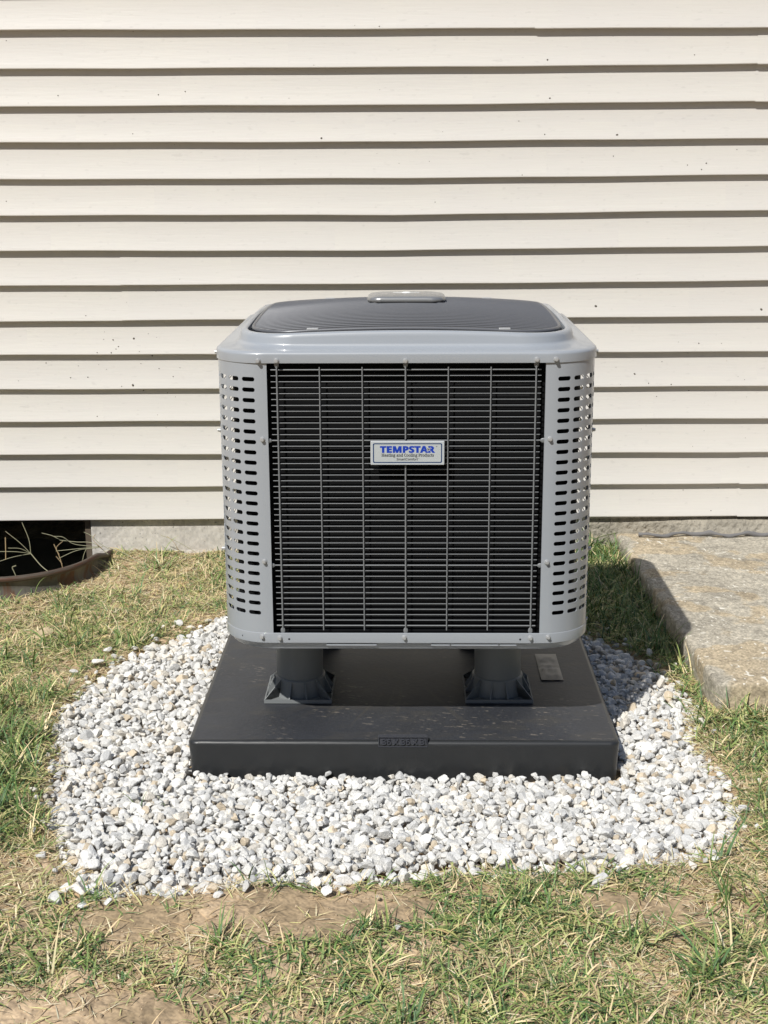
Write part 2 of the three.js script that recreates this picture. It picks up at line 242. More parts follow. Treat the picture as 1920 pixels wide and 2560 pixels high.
// ------------------------------------------------------------------ window well
{
  const w = thing('window_well', [0, 0, 0], 0, 'rusty brown steel window well sunk in front of the basement window', 'window well');
  const path = []; path.push([WELL.x + WELL.r, FOUND]); path.push([WELL.x + WELL.r, -1.16]); for (let i = 0; i <= 30; i++) { const a = i / 30 * Math.PI; path.push([WELL.x + WELL.r * Math.cos(a), WELL.z + WELL.r * Math.sin(a)]); } path.push([WELL.x - WELL.r, -1.16]); path.push([WELL.x - WELL.r, FOUND]);
  const n = path.length - 1, out = i => { const a = path[Math.max(0, i - 1)], b = path[Math.min(n, i + 1)], dx = b[0] - a[0], dz = b[1] - a[1], l = Math.hypot(dx, dz); return [dz / l, -dx / l]; };
  const dip = z => 0.058 * smooth(-0.98, -1.27, z), sheet = (o, top, bot) => grid(n, 40, (i, j) => { const [ox, oz] = out(i), y = lerp(top - dip(path[i][1]), bot, j / 40), c = o + 0.006 * Math.sin((y - top) / 0.068 * Math.PI * 2 + 1.2); return [path[i][0] + ox * c, y, path[i][1] + oz * c, i * 0.06, y]; });
  const rustMap = texture(512, 256, [1, 1], (u, v) => { const a = fbm(N1, u * 8, v * 8, 5, 8), b = fbm(N2, u * 40, v * 20, 3, 64), m = smooth(0.5, 0.62, a * 0.7 + b * 0.3); return [lerp(104, 92, m) * (0.8 + 0.4 * b), lerp(101, 66, m) * (0.8 + 0.4 * b), lerp(94, 52, m) * (0.8 + 0.4 * b)]; });
  const steel = std({ map: rustMap, roughness: 0.65, metalness: 0.25, side: THREE.DoubleSide }), rimMat = std({ map: rustMap, color: lin(0.72, 0.6, 0.54), roughness: 0.6, metalness: 0.2 });
  part('well_wall', sheet(0, 0.052, -0.62), steel, w);
  part('rim', tube(path.map(([x, z]) => [x, 0.054 - dip(z), z]), 0.0095, 160, 10), rimMat, w);
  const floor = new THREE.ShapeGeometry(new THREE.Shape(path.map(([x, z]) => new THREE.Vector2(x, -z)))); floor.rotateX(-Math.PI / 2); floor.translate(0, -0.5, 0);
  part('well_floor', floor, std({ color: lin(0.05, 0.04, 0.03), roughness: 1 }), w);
}

// ------------------------------------------------------------------ plastic equipment pad
const PAD_TOP = 0.072;
const pad = thing('equipment_pad', [0, 0, 0], PAD_TURN, 'black square plastic pad on white gravel under the air conditioner', 'equipment pad');
{
  const H = 0.4595, scuff = texture(1024, 1024, [1, 1], (u, v) => {
    const a = fbm(N1, u * 7, v * 7, 3), b = fbm(N2, u * 220, v * 220, 2), sc = fbm(N3, u * 60 + v * 20, v * 230 - u * 40, 3), zone = fbm(N1, u * 9 + 31, v * 9 + 77, 3);
    const dust = smooth(0.5, 0.75, fbm(N2, u * 11 + 60, v * 26 + 5, 4)) * 0.8;
    let k = 1 + 0.22 * (a - 0.5) + 0.18 * (b - 0.5); let c = [53 * k, 55 * k, 60 * k]; c = [lerp(c[0], 68, dust * 0.6), lerp(c[1], 66, dust * 0.6), lerp(c[2], 63, dust * 0.6)];
    const l = smooth(0.70, 0.78, sc) * smooth(0.48, 0.62, zone) * 0.75; c = c.map((x, i) => lerp(x, [128, 120, 108][i], l));
    // sun-dried water marks fanning out
    const th = Math.atan2(v - 0.52, u - 0.5), rr = Math.hypot(u - 0.5, v - 0.52), fan = smooth(0.62, 0.74, fbm(N3, th * 26 + 90, rr * 5 + 3, 3)) * smooth(0.05, 0.12, rr) * (1 - smooth(0.3, 0.42, rr)); return c.map((x, i) => lerp(x, [96, 88, 72][i], fan * 0.22));
  });
  const mat = std({ map: scuff, bumpMap: texture(512, 512, [1, 1], (u, v) => 255 * (0.5 * fbm(N1, u * 10, v * 10, 3, 16) + 0.5 * fbm(N2, u * 160, v * 160, 2, 256)), false), bumpScale: 0.0005, roughness: 0.5 });
  const side = std({ color: lin(0.026, 0.0275, 0.029), bumpMap: mat.bumpMap, bumpScale: 0.0003, roughness: 0.34 });
  // shell: sides, rolled edge and top, with the recess for the size plate cut in the front edge
  const rows = [[0.004, -0.03], [0.002, 0.03], [0, 0.060], ...[10, 20, 30, 40, 50, 60, 70, 80, 90].map(d => [0.0105 * (1 - Math.cos(d * D2R)), 0.0615 + 0.0105 * Math.sin(d * D2R)])];
  part('skirt', loft(rows.map(([i, y]) => [H - i, H - i, 0.022 - i * 0.6, (x, z) => y + 0.0012 * (fbm(N1, x * 5 + 9, z * 5 + 9, 2) - 0.5) * (y > 0.05 ? 1 : 0)])), side, pad);
  const outline = rrect(H - 0.0105, H - 0.0105, 0.0157), n = outline.length;
  const top = grid(n, 24, (i, j) => { const p = outline[i % n], f = 1 - j / 24, x = p[0] * f, z = p[1] * f; return [x, PAD_TOP + 0.0012 * (fbm(N1, x * 5 + 9, z * 5 + 9, 2) - 0.5) + 0.0006 * smooth(0.03, 0.1, 1 - f) * Math.sin(x * 17) * Math.sin(z * 13), z, x + 0.5, z + 0.5]; });
  const ix = top.index.array; for (let i = 0; i < ix.length; i += 3) { const t = ix[i]; ix[i] = ix[i + 1]; ix[i + 1] = t; } top.computeVertexNormals(); if (top.attributes.normal.getY(3000) < 0) { for (let i = 0; i < ix.length; i += 3) { const t = ix[i]; ix[i] = ix[i + 1]; ix[i + 1] = t; } top.computeVertexNormals(); }
  part('pad_top', top, mat, pad);
  // moulded size plate
  const plateMat = std({ color: lin(0.05, 0.053, 0.064), roughness: 0.32 });
  const plate = part('size_plate', join([box(-0.0515, 0.0495, 0.0605, 0.0835, 0.445, 0.4585, 0.002), box(-0.0515, 0.0495, 0.0600, 0.0618, 0.452, 0.4612), box(-0.0515, 0.0495, 0.0822, 0.0842, 0.452, 0.4612), box(-0.0530, -0.0515, 0.0600, 0.0842, 0.450, 0.4612), box(0.0495, 0.0510, 0.0600, 0.0842, 0.450, 0.4612)]), plateMat, pad);
  const font = await new FontLoader().loadAsync('fonts/droid/droid_sans_regular.typeface.json');
  const tg = new TextGeometry('36 X 36 X 3', { font, size: 0.0125, depth: 0.0030, curveSegments: 3, bevelEnabled: true, bevelThickness: 0.0008, bevelSize: 0.0004, bevelSegments: 1 }); tg.computeBoundingBox(); const bb = tg.boundingBox; tg.scale(0.090 / (bb.max.x - bb.min.x), 1, 1); tg.translate(-0.046, 0.0658, 0.4583); part('lettering', tg, plateMat, plate);
  // flat moulded handle patch on the pad
  const foil = grid(14, 22, (i, j) => { const u = i / 14, v = j / 22; const y = PAD_TOP + 0.0025 + 0.0035 * fbm(N3, u * 5, v * 8, 3) * Math.min(1, 6 * Math.min(u, 1 - u, v, 1 - v)) - (Math.abs(v - 0.47) < 0.03 ? 0.0012 : 0); return [lerp(0.325, 0.377, u), y, lerp(0.11, -0.065, v)]; });
  part('patch', foil, std({ color: lin(0.20, 0.185, 0.16), roughness: 0.38, side: THREE.DoubleSide }), pad).userData.label = 'crinkled grey patch moulded in the top';
}

// ------------------------------------------------------------------ risers
const riserMat = std({ color: lin(0.20, 0.212, 0.216), roughness: 0.45, side: THREE.DoubleSide });
function makeRiser(label) {
  const g = thing('pad_riser', [0, 0, 0], PAD_TURN, label, 'riser', 'plastic risers under the air conditioner');
  const prof = [[0.0535, 0.190], [0.0535, 0.049], [0.0548, 0.0478], [0.0575, 0.046], [0.0582, 0.043], [0.0588, 0.035], [0.0615, 0.018], [0.066, 0.005]].map(p => new THREE.Vector2(...p));
  part('cylinder', new THREE.LatheGeometry(prof.slice(0, 3), 40), riserMat, g);
  part('collar', new THREE.LatheGeometry(prof.slice(2), 40), riserMat, g);
  part('lid', new THREE.CylinderGeometry(0.0533, 0.0533, 0.004, 40).translate(0, 0.1885, 0), riserMat, g);
  const h = 0.0768; part('base_plate', join([box(-h, h, 0.0005, 0.0055, -h, h, 0.0012), box(-h, h, 0.005, 0.0095, h - 0.003, h), box(-h, h, 0.005, 0.0095, -h, -h + 0.003), box(h - 0.003, h, 0.005, 0.0095, -h + 0.003, h - 0.003), box(-h, -h + 0.003, 0.005, 0.0095, -h + 0.003, h - 0.003)]), riserMat, g);
  const ribs = []; for (let k = 0; k < 12; k++) { // thin gussets running from the collar to the rim of the plate
    const a = (k * 30 + 15) * D2R, c = Math.cos(a), s = Math.sin(a), out = (h - 0.002) / Math.max(Math.abs(c), Math.abs(s));
    const sh = new THREE.Shape([[0.054, 0.005], [out, 0.005], [out, 0.0105], [0.0575, 0.046]].map(p => new THREE.Vector2(...p))), e = new THREE.ExtrudeGeometry(sh, { depth: 0.0026, bevelEnabled: false }); e.translate(0, 0, -0.0013); e.rotateY(-a); part('gusset', e, riserMat, g);
  }
  for (const [sx, sz] of [[1, 1], [-1, 1], [1, -1], [-1, -1]]) { const a = Math.atan2(sz, sx), sh = new THREE.Shape([[0.054, 0.005], [h * 1.38, 0.005], [h * 1.38, 0.0105], [0.0575, 0.046]].map(p => new THREE.Vector2(...p))), e = new THREE.ExtrudeGeometry(sh, { depth: 0.0026, bevelEnabled: false }); e.translate(0, 0, -0.0013); e.rotateY(-a); part('gusset', e, riserMat, g); }
  return g;
}
{
  const spots = [[-0.240, 0.178, 'front left grey plastic riser between pad and unit, its base half in the sun'], [0.2165, 0.174, 'front right grey plastic riser standing in shade beside the patch on the pad'], [-0.240, -0.19, 'rear left grey plastic riser hidden deep under the unit'], [0.2165, -0.19, 'rear right grey plastic riser hidden deep under the unit']];
  const first = makeRiser(spots[0][2]);
  spots.forEach(([x, z, label], i) => { let r = first; if (i) { r = first.clone(); r.name = numbered('pad_riser'); r.userData = { ...first.userData, label }; scene.add(r); } const [wx, wz] = fromPad(x, z); r.position.set(wx, PAD_TOP, wz); });
}

// ------------------------------------------------------------------ air conditioner
const UZ = 0.040, UX = 0.006, [acx, acz] = fromPad(UX, UZ);
const ac = thing('air_conditioner', [acx, 0, acz], PAD_TURN, 'grey air conditioner outdoor unit with wire guard and slotted corners', 'air conditioner');
{
  const paintBump = texture(256, 256, [30, 30], (u, v) => 255 * fbm(N2, u * 20, v * 20, 3, 32), false);
  const paint = phys({ color: lin(0.325, 0.350, 0.382), roughness: 0.36, clearcoat: 0.6, clearcoatRoughness: 0.08, bumpMap: paintBump, bumpScale: 0.00004, side: THREE.DoubleSide });
  const wireMat = std({ color: lin(0.205, 0.216, 0.226), roughness: 0.42, metalness: 0.15 });
  const topWire = std({ color: lin(0.13, 0.134, 0.146), roughness: 0.34, metalness: 0.2 });
  const screwMat = std({ color: lin(0.46, 0.47, 0.48), roughness: 0.28, metalness: 0.3 });
  const blackMat = std({ color: lin(0.012, 0.0125, 0.014), roughness: 0.7 });
  const HF = 0.388, R = 0.10;
  // --- base pan
  const pan = part('base_pan', loft([[HF - 0.002, HF - 0.002, R - 0.002, 0.303], [HF - 0.0004, HF - 0.0004, R, 0.3045], [HF + 0.001, HF + 0.001, R, 0.3035], [HF + 0.001, HF + 0.001, R, 0.2835], [HF, HF, R, 0.2815], [HF - 0.002, HF - 0.002, R, 0.2802], [HF - 0.006, HF - 0.006, R, 0.2798], [HF - 0.0075, HF - 0.0075, R, 0.278], [HF - 0.010, HF - 0.010, R, 0.2665], [HF - 0.016, HF - 0.016, R, 0.2632], [HF - 0.06, HF - 0.06, R, 0.2625]], true), paint, ac);
  for (const [x, y] of [[-0.246, 0.2908], [0.239, 0.2908], [-0.345, 0.2925]]) { const g = new THREE.CylinderGeometry(0.0022, 0.0022, 0.003, 12); g.rotateX(Math.PI / 2); const zz = Math.abs(x) > HF - R ? (HF - R) + Math.sqrt(R * R - (Math.abs(x) - (HF - R)) ** 2) : HF; g.translate(x, y, zz - 0.0003); part('drain_hole', g, blackMat, pan); }
  for (const [x0, x1] of [[-0.168, -0.062], [0.052, 0.092], [0.0945, 0.194], [0.1965, 0.232]]) part('pan_lip', box(x0, x1, 0.2752, 0.2780, HF - 0.014, HF - 0.0015, 0.0008), paint, pan);
  part('floor_plate', box(-0.33, 0.33, 0.285, 0.289, -0.33, 0.33), blackMat, ac);
  // --- slotted corner panels
  const SL = 0.0275, SH = 0.0044, slotTh = [17, 37.5, 58, 78.5, 99.5], rowsN = 24, yTop = 0.8408, yStep = 0.02142;
  const Y0 = 0.3025, Y1 = 0.876, uEnd0 = -(0.288 - 0.279), uMax = R * Math.PI / 2 + 0.012;
  const cx = HF - R;
  const at = (u, off) => { // u: arc length from the front tangent point; along the front u < 0 towards the middle
    if (u < 0) return [cx + u, HF + off]; const a = u / R; if (a > Math.PI / 2) return [HF + off, cx - (u - R * Math.PI / 2)]; return [cx + (R + off) * Math.sin(a), cx + (R + off) * Math.cos(a)];
  };
  function cornerPanel() {
    const us = new Set([uEnd0, uMax]); for (let u = uEnd0; u < uMax; u += 0.006) us.add(u);
    const centers = slotTh.map(t => t * D2R * R);
    for (const c of centers) for (let i = 0; i <= 6; i++) { const a = i / 6 * Math.PI / 2; us.add(c - SL / 2 + SH * (1 - Math.sin(a))); us.add(c + SL / 2 - SH * (1 - Math.sin(a))); }
    const U = [...us].filter(u => u >= uEnd0 && u <= uMax).sort((a, b) => a - b).filter((u, i, a) => !i || u - a[i - 1] > 1e-6);
    const half = u => { for (const c of centers) { const d = Math.abs(u - c), e = SL / 2 - SH; if (d <= e) return SH; if (d < SL / 2 - 1e-7) return Math.sqrt(Math.max(0, SH * SH - (d - e) ** 2)); } return 0; };
    const pos = [], idx = [], T = 0.0014; let nv = 0;
    const vert = (u, y, o) => { const [x, z] = at(u, o); pos.push(x, y, z); return nv++; };
    for (let i = 0; i < U.length - 1; i++) {
      const a = U[i], b = U[i + 1], ha = half(a), hb = half(b), hole = half((a + b) / 2) > 0;
      const spans = []; if (!hole) spans.push([Y0, Y0, Y1, Y1]); else { for (let r = 0; r <= rowsN; r++) { const up = r === 0 ? null : yTop - (r - 1) * yStep, lo = r === rowsN ? null : yTop - r * yStep; spans.push([lo === null ? Y0 : lo + ha, lo === null ? Y0 : lo + hb, up === null ? Y1 : up - ha, up === null ? Y1 : up - hb]); } }
      for (const [la, lb, ta, tb] of spans) for (const o of [0, -T]) { const p = vert(a, la, o), q = vert(b, lb, o), s = vert(b, tb, o), t = vert(a, ta, o); if (o === 0) idx.push(p, q, s, p, s, t); else idx.push(p, s, q, p, t, s); }
      if (hole) for (let r = 0; r < rowsN; r++) { const yc = yTop - r * yStep; for (const sg of [1, -1]) { const p = vert(a, yc + sg * ha, 0), q = vert(b, yc + sg * hb, 0), s = vert(b, yc + sg * hb, -T), t = vert(a, yc + sg * ha, -T); if (sg > 0) idx.push(p, q, s, p, s, t); else idx.push(p, s, q, p, t, s); } }
    }
    for (const u of [uEnd0, uMax]) { const p = vert(u, Y0, 0), q = vert(u, Y1, 0), s = vert(u, Y1, -T * 5), t = vert(u, Y0, -T * 5); idx.push(p, q, s, p, s, t); }
    const g = new THREE.BufferGeometry(); g.setAttribute('position', new THREE.Float32BufferAttribute(pos, 3)); g.setAttribute('uv', new THREE.Float32BufferAttribute(pos.filter((_, i) => i % 3 !== 2), 2)); g.setIndex(idx);
    // normals: exact on the bent faces, flat on hole walls
    const flat = g.toNonIndexed(); flat.computeVertexNormals(); const P = flat.attributes.position, N = flat.attributes.normal;
    for (let i = 0; i < P.count; i++) { const x = P.getX(i), z = P.getZ(i); let n = x > cx && z > cx ? [x - cx, z - cx] : z >= cx ? [0, 1] : [1, 0]; const l = Math.hypot(...n); n = n.map(v => v / l); const d = n[0] * N.getX(i) + n[1] * N.getZ(i); if (Math.abs(d) > 0.8) N.setXYZ(i, n[0] * Math.sign(d), 0, n[1] * Math.sign(d)); }
    return flat;
  }
  const cpRight = cornerPanel();
  const mirror = g => { const m = g.clone(); m.scale(-1, 1, 1); const p = m.attributes.position, n = m.attributes.normal; for (let i = 0; i < p.count; i += 3) for (const at of [p, n, m.attributes.uv]) { const k = at.itemSize, A = []; for (let q = 0; q < k; q++) { A[q] = at.array[(i + 1) * k + q]; at.array[(i + 1) * k + q] = at.array[(i + 2) * k + q]; at.array[(i + 2) * k + q] = A[q]; } } for (let i = 0; i < n.count; i++) n.setX(i, n.getX(i)); return m; };
  const cpLeft = mirror(cpRight);
  const P1 = part('corner_panel', cpRight, paint, ac), P2 = part('corner_panel', cpLeft, paint, ac), P3 = part('corner_panel', cpLeft, paint, ac), P4 = part('corner_panel', cpRight, paint, ac);
  P3.rotation.y = Math.PI; P4.rotation.y = Math.PI; P1.userData.label = 'front right slotted corner panel'; P2.userData.label = 'front left slotted corner panel'; P3.userData.label = 'rear right slotted corner panel'; P4.userData.label = 'rear left slotted corner panel';
  // --- coil behind the guards
  const coilBump = texture(64, 512, [1, 1], (u, v) => { const s = Math.sin(v * 32 * Math.PI * 2); return 128 + 110 * s; }, false);
  const coilGeo = (() => { const o = rrect(HF - 0.026, HF - 0.026, 0.092, 16, 24), n = o.length; return grid(n, 2, (i, j) => [o[i % n][0], lerp(0.289, 0.872, j / 2), o[i % n][1], i * 0.05, j * 6]); })();
  const coil = part('coil', coilGeo, phys({ color: lin(0.0055, 0.006, 0.0072), roughness: 0.7, specularIntensity: 0.35, bumpMap: coilBump, bumpScale: 0.003, side: THREE.DoubleSide }), ac);
  { const tubes = []; for (let i = 0; i < 26; i++) tubes.push(box(-0.25, 0.25, 0.3 + i * 0.0218, 0.3035 + i * 0.0218, HF - 0.0265, HF - 0.0245)); part('coil_tube', join(tubes), phys({ color: lin(0.009, 0.0095, 0.011), roughness: 0.6, specularIntensity: 0.4 }), coil, 'stuff'); }
  // --- wire guards
  const xs = [-0.259, -0.1733, -0.0877, -0.001, 0.0847, 0.170, 0.2600], yt = 0.859, yb = 0.3188, NW = 46, thick = { 0: 1, 12: 1, 34: 1, 45: 1 };
  const hx0 = -0.2715, hx1 = 0.2705, zW = HF - 0.006;
  function hWire(i) { const y = lerp(yt, yb, i / (NW - 1)), th = thick[i], r = th ? 0.0015 : 0.00095; if (i === 12 || i === 34) return join([rod([hx0 - 0.006, y, zW], [hx1 + 0.006, y, zW], r), ...[-1, 1].map(s => { const g = new THREE.SphereGeometry(0.006, 10, 8); g.scale(1.3, 0.85, 0.28); g.translate(s > 0 ? hx1 + 0.008 : hx0 - 0.008, y, zW + 0.001); return g; })]); return rod([hx0, y, zW], [hx1, y, zW], r); }
  function vWire(x, k) { const th = k % 3 === 0, r = th ? 0.0018 : 0.00145, z = zW + 0.0032; if (!th) return rod([x, yb - 0.009, z], [x, yt + 0.006, z], r); const tips = [1, -1].map(s => { const g = new THREE.SphereGeometry(0.0058, 10, 8); g.scale(0.85, 1.2, 0.25); g.translate(x, s > 0 ? yt + 0.011 : yb - 0.010, z); return g; }); const body = k === 3 ? [rod([x, 0.718, z], [x, yt + 0.01, z], r), rod([x, yb - 0.01, z], [x, 0.664, z], r)] : [rod([x, yb - 0.01, z], [x, yt + 0.01, z], r)]; return join([...body, ...tips]); }
  const guard = new THREE.Group(); guard.name = 'wire_guard'; ac.add(guard);
  const all = [];
  for (let i = 0; i < NW; i++) { const g = hWire(i); part('wire', g, wireMat, guard); all.push(g); }
  xs.forEach((x, k) => { const g = vWire(x, k); part('wire', g, wireMat, guard); all.push(g); });
  const rest = join(all.map(g => g.clone())); for (const a of [90, 180, 270]) part('side_guard', rest, wireMat, ac, 'stuff').rotation.y = a * D2R;
  // --- badge
  const badge = part('badge', box(-0.0720, 0.0780, 0.6661, 0.7159, HF + 0.001, HF + 0.0052, 0.002), std({ color: lin(0.48, 0.50, 0.52), roughness: 0.35 }), ac);
  {
    const c = document.createElement('canvas'); c.width = 1024; c.height = 340; const x = c.getContext('2d');
    const rr = (a, b, w, h, r) => { x.beginPath(); x.moveTo(a + r, b); x.arcTo(a + w, b, a + w, b + h, r); x.arcTo(a + w, b + h, a, b + h, r); x.arcTo(a, b + h, a, b, r); x.arcTo(a, b, a + w, b, r); x.closePath(); };
    x.fillStyle = '#b6bcc0'; x.fillRect(0, 0, 1024, 340); x.fillStyle = '#1d3a63'; rr(26, 24, 972, 292, 22); x.fill(); x.fillStyle = '#b3b9bb'; rr(42, 40, 940, 260, 14); x.fill();
    x.fillStyle = '#0a38a6'; x.strokeStyle = '#0a38a6'; x.lineWidth = 10; x.textAlign = 'left'; x.font = 'bold 128px sans-serif'; const w = x.measureText('TEMPSTAR').width; x.save(); x.translate(128, 162); x.scale(762 / w, 1); x.fillText('TEMPSTAR', 0, 0); x.strokeText('TEMPSTAR', 0, 0); x.restore();
    x.save(); x.translate(806, 112); for (let k = 0; k < 8; k++) { x.rotate(Math.PI / 4); const L = k % 2 ? 34 : 52; x.fillStyle = '#e9ecea'; x.beginPath(); x.moveTo(0, 0); x.lineTo(8, -10); x.lineTo(0, -L); x.closePath(); x.fill(); x.fillStyle = '#3a3f44'; x.beginPath(); x.moveTo(0, 0); x.lineTo(-8, -10); x.lineTo(0, -L); x.closePath(); x.fill(); } x.restore();
    x.fillStyle = '#15171a'; x.font = 'bold 22px sans-serif'; x.fillText('®', 912, 80); x.font = '500 58px serif'; const w2 = x.measureText('Heating and Cooling Products').width; x.save(); x.translate(146, 222); x.scale(738 / w2, 1); x.fillText('Heating and Cooling Products', 0, 0); x.strokeStyle = '#15171a'; x.lineWidth = 3.4; x.strokeText('Heating and Cooling Products', 0, 0); x.restore();
    x.font = '46px sans-serif'; const w3 = x.measureText('SmartComfort').width; x.save(); x.translate(356, 278); x.transform(300 / w3, 0, -0.12, 1, 0, 0); x.fillText('SmartComfort', 0, 0); x.strokeStyle = '#15171a'; x.lineWidth = 2.6; x.strokeText('SmartComfort', 0, 0); x.restore(); x.font = 'bold 20px sans-serif'; x.fillText('™', 662, 258);
    const t = new THREE.CanvasTexture(c); t.colorSpace = THREE.SRGBColorSpace; const pg = new THREE.PlaneGeometry(0.1475, 0.0475); pg.translate(0.003, 0.691, HF + 0.0054); part('badge_print', pg, std({ map: t, roughness: 0.35 }), badge);
  }
  // --- screws
  const sg = (() => { const h = new THREE.CylinderGeometry(0.0036, 0.0040, 0.0058, 6), f = new THREE.CylinderGeometry(0.0050, 0.0056, 0.0016, 16), d = new THREE.CylinderGeometry(0.0021, 0.0021, 0.0005, 8); h.translate(0, 0.0037, 0); f.translate(0, 0.0008, 0); d.translate(0, 0.0067, 0); const g = join([h, f, d]); g.rotateX(Math.PI / 2); return g; })();
  const screw = (x, y, z, a = 0, parent = ac) => { const m = part('screw', sg, screwMat, parent); m.position.set(x, y, z); m.rotation.set(0, a, 0); };
  const CAPH = 0.392;
  for (const [x, y] of [[-0.295, 0.8789], [-0.2582, 0.8788], [-0.001, 0.8782], [0.2602, 0.880], [0.2982, 0.8807]]) screw(x, y, CAPH + 0.0002);
  for (const [x, y] of [[-0.2908, 0.7186], [-0.2937, 0.461], [0.2905, 0.7188], [0.2907, 0.4596]]) { const a = Math.max(0, Math.abs(x) - cx) / R; screw(x, y, cx + R * Math.cos(a) + 0.0004, Math.sign(x) * a); }
  for (const [x, y] of [[-0.3023, 0.2961], [-0.2653, 0.2935], [-0.0036, 0.2948], [0.2605, 0.2943], [0.2973, 0.2962]]) { const q = Math.max(0, Math.abs(x) - cx) / R; screw(x, y, cx + (R + 0.001) * Math.cos(q), Math.sign(x) * q); }
  for (const s of [-1, 1]) for (const [z, y, h] of [[0.262, 0.880, CAPH], [0.225, 0.8795, CAPH], [0.288, 0.7186, HF], [0.288, 0.461, HF], [0.262, 0.2945, HF + 0.001], [0.225, 0.2935, HF + 0.001]]) screw(s * (h + 0.0003), y, z, s * Math.PI / 2);
  // --- top cap
  const ringH = CAPH - 0.0475, arch = (x, z) => { const a = clamp(1 - (x / ringH) ** 2, 0, 1), b = clamp(1 - (z / ringH) ** 2, 0, 1); return a + b - a * b; };
  const ins = (i, r, y, k = 0) => [CAPH - i, CAPH - i, r, k ? (x, z) => y + k * arch(x, z) : y];
  part('top_cap', loft([ins(0.010, 0.098, 0.8742), ins(0.0012, 0.108, 0.8734), ins(0, 0.11, 0.8740), ins(0, 0.11, 0.8895), ins(0.0012, 0.109, 0.8935), ins(0.0045, 0.107, 0.8962), ins(0.009, 0.104, 0.8973), ins(0.022, 0.11, 0.8985), ins(0.033, 0.116, 0.9000), ins(0.0375, 0.118, 0.9012), ins(0.041, 0.12, 0.9036), ins(0.0425, 0.12, 0.9068, 0.002), ins(0.0443, 0.12, 0.914, 0.008), ins(0.046, 0.119, 0.9178, 0.011), ins(0.0495, 0.117, 0.9203, 0.012), ins(0.0545, 0.114, 0.9208, 0.012), ins(0.059, 0.11, 0.919, 0.012), ins(0.0615, 0.108, 0.914, 0.012), ins(0.0625, 0.108, 0.899, 0.004)]), paint, ac);
  part('fan_shroud', join([new THREE.CylinderGeometry(0.43, 0.43, 0.004, 4, 1).rotateY(Math.PI / 4).translate(0, 0.878, 0)]), blackMat, ac);
  // --- domed top grille
  const GH = 0.3205, GR = 0.098, dome = (x, z) => { const a = clamp(1 - (x / GH) ** 2, 0, 1), b = clamp(1 - (z / GH) ** 2, 0, 1); return 0.9215 + 0.0125 * (a + b - a * b) + 0.020 * a * b; };
  const top = new THREE.Group(); top.name = 'top_grille'; ac.add(top);
  part('frame', tube(rrect(GH, GH, GR, 8, 8).map(([x, z]) => [x, dome(x, z), z]), 0.0043, 220, 8, true), topWire, top);
  const ext = z => { const d = Math.abs(z) - (GH - GR); return d <= 0 ? GH : GH - GR + Math.sqrt(Math.max(0, GR * GR - d * d)); };
  for (let k = -20; k <= 20; k++) { const z = k * 0.0157, e = ext(z); const pts = []; for (let i = 0; i <= 14; i++) { const x = lerp(-e, e, i / 14); pts.push([x, dome(x, z) + 0.001, z]); } part('wire', tube(pts, 0.0023, 28, 6), topWire, top); }
  for (const x of [-0.19, 0, 0.19]) { const pts = []; for (let i = 0; i <= 12; i++) { const z = lerp(-GH, GH, i / 12); pts.push([x, dome(x, z) - 0.003, z]); } part('brace', tube(pts, 0.0026, 30, 6), topWire, top); }
  const clips = []; for (const [x, z] of [[-0.19, GH], [0.2, GH], [-0.19, -GH], [0.2, -GH]]) clips.push(box(x - 0.012, x + 0.012, dome(x, z) + 0.001, dome(x, z) + 0.0055, z - 0.006, z + 0.004, 0.0015)); for (const g of clips) part('clip', g, screwMat, top);
  // --- nameplate on the grille
  const chrome = std({ color: lin(0.36, 0.36, 0.355), roughness: 0.24, metalness: 0.55 });
  const npS = rows => loft(rows.map(([hx, hz, r, y]) => [hx, hz, r, y]), true);
  const np = part('nameplate', npS([[0.086, 0.056, 0.03, 0.951], [0.0882, 0.058, 0.032, 0.9535], [0.0885, 0.0585, 0.032, 0.957], [0.0868, 0.0565, 0.031, 0.9615], [0.082, 0.052, 0.028, 0.9650], [0.066, 0.040, 0.022, 0.9680], [0.035, 0.02, 0.012, 0.9695], [0.004, 0.003, 0.002, 0.9698]]), chrome, ac); np.position.set(0.0, 0.005, -0.036);
  const emb = new THREE.SphereGeometry(0.011, 16, 10); emb.scale(1, 0.22, 0.62); emb.translate(0, 0.9695, 0.012); const wing = s => { const sh = new THREE.Shape([[0.008, -0.003], [0.030, 0.0035], [0.028, 0.0045], [0.008, 0.0025]].map(p => new THREE.Vector2(p[0] * s, p[1]))), e = new THREE.ExtrudeGeometry(sh, { depth: 0.002, bevelEnabled: false }); e.rotateX(-Math.PI / 2); e.translate(0, 0.9682, 0.010); return e; };
  part('emblem', join([emb, wing(1), wing(-1)]), std({ color: lin(0.8, 0.8, 0.78), roughness: 0.35 }), np);
}

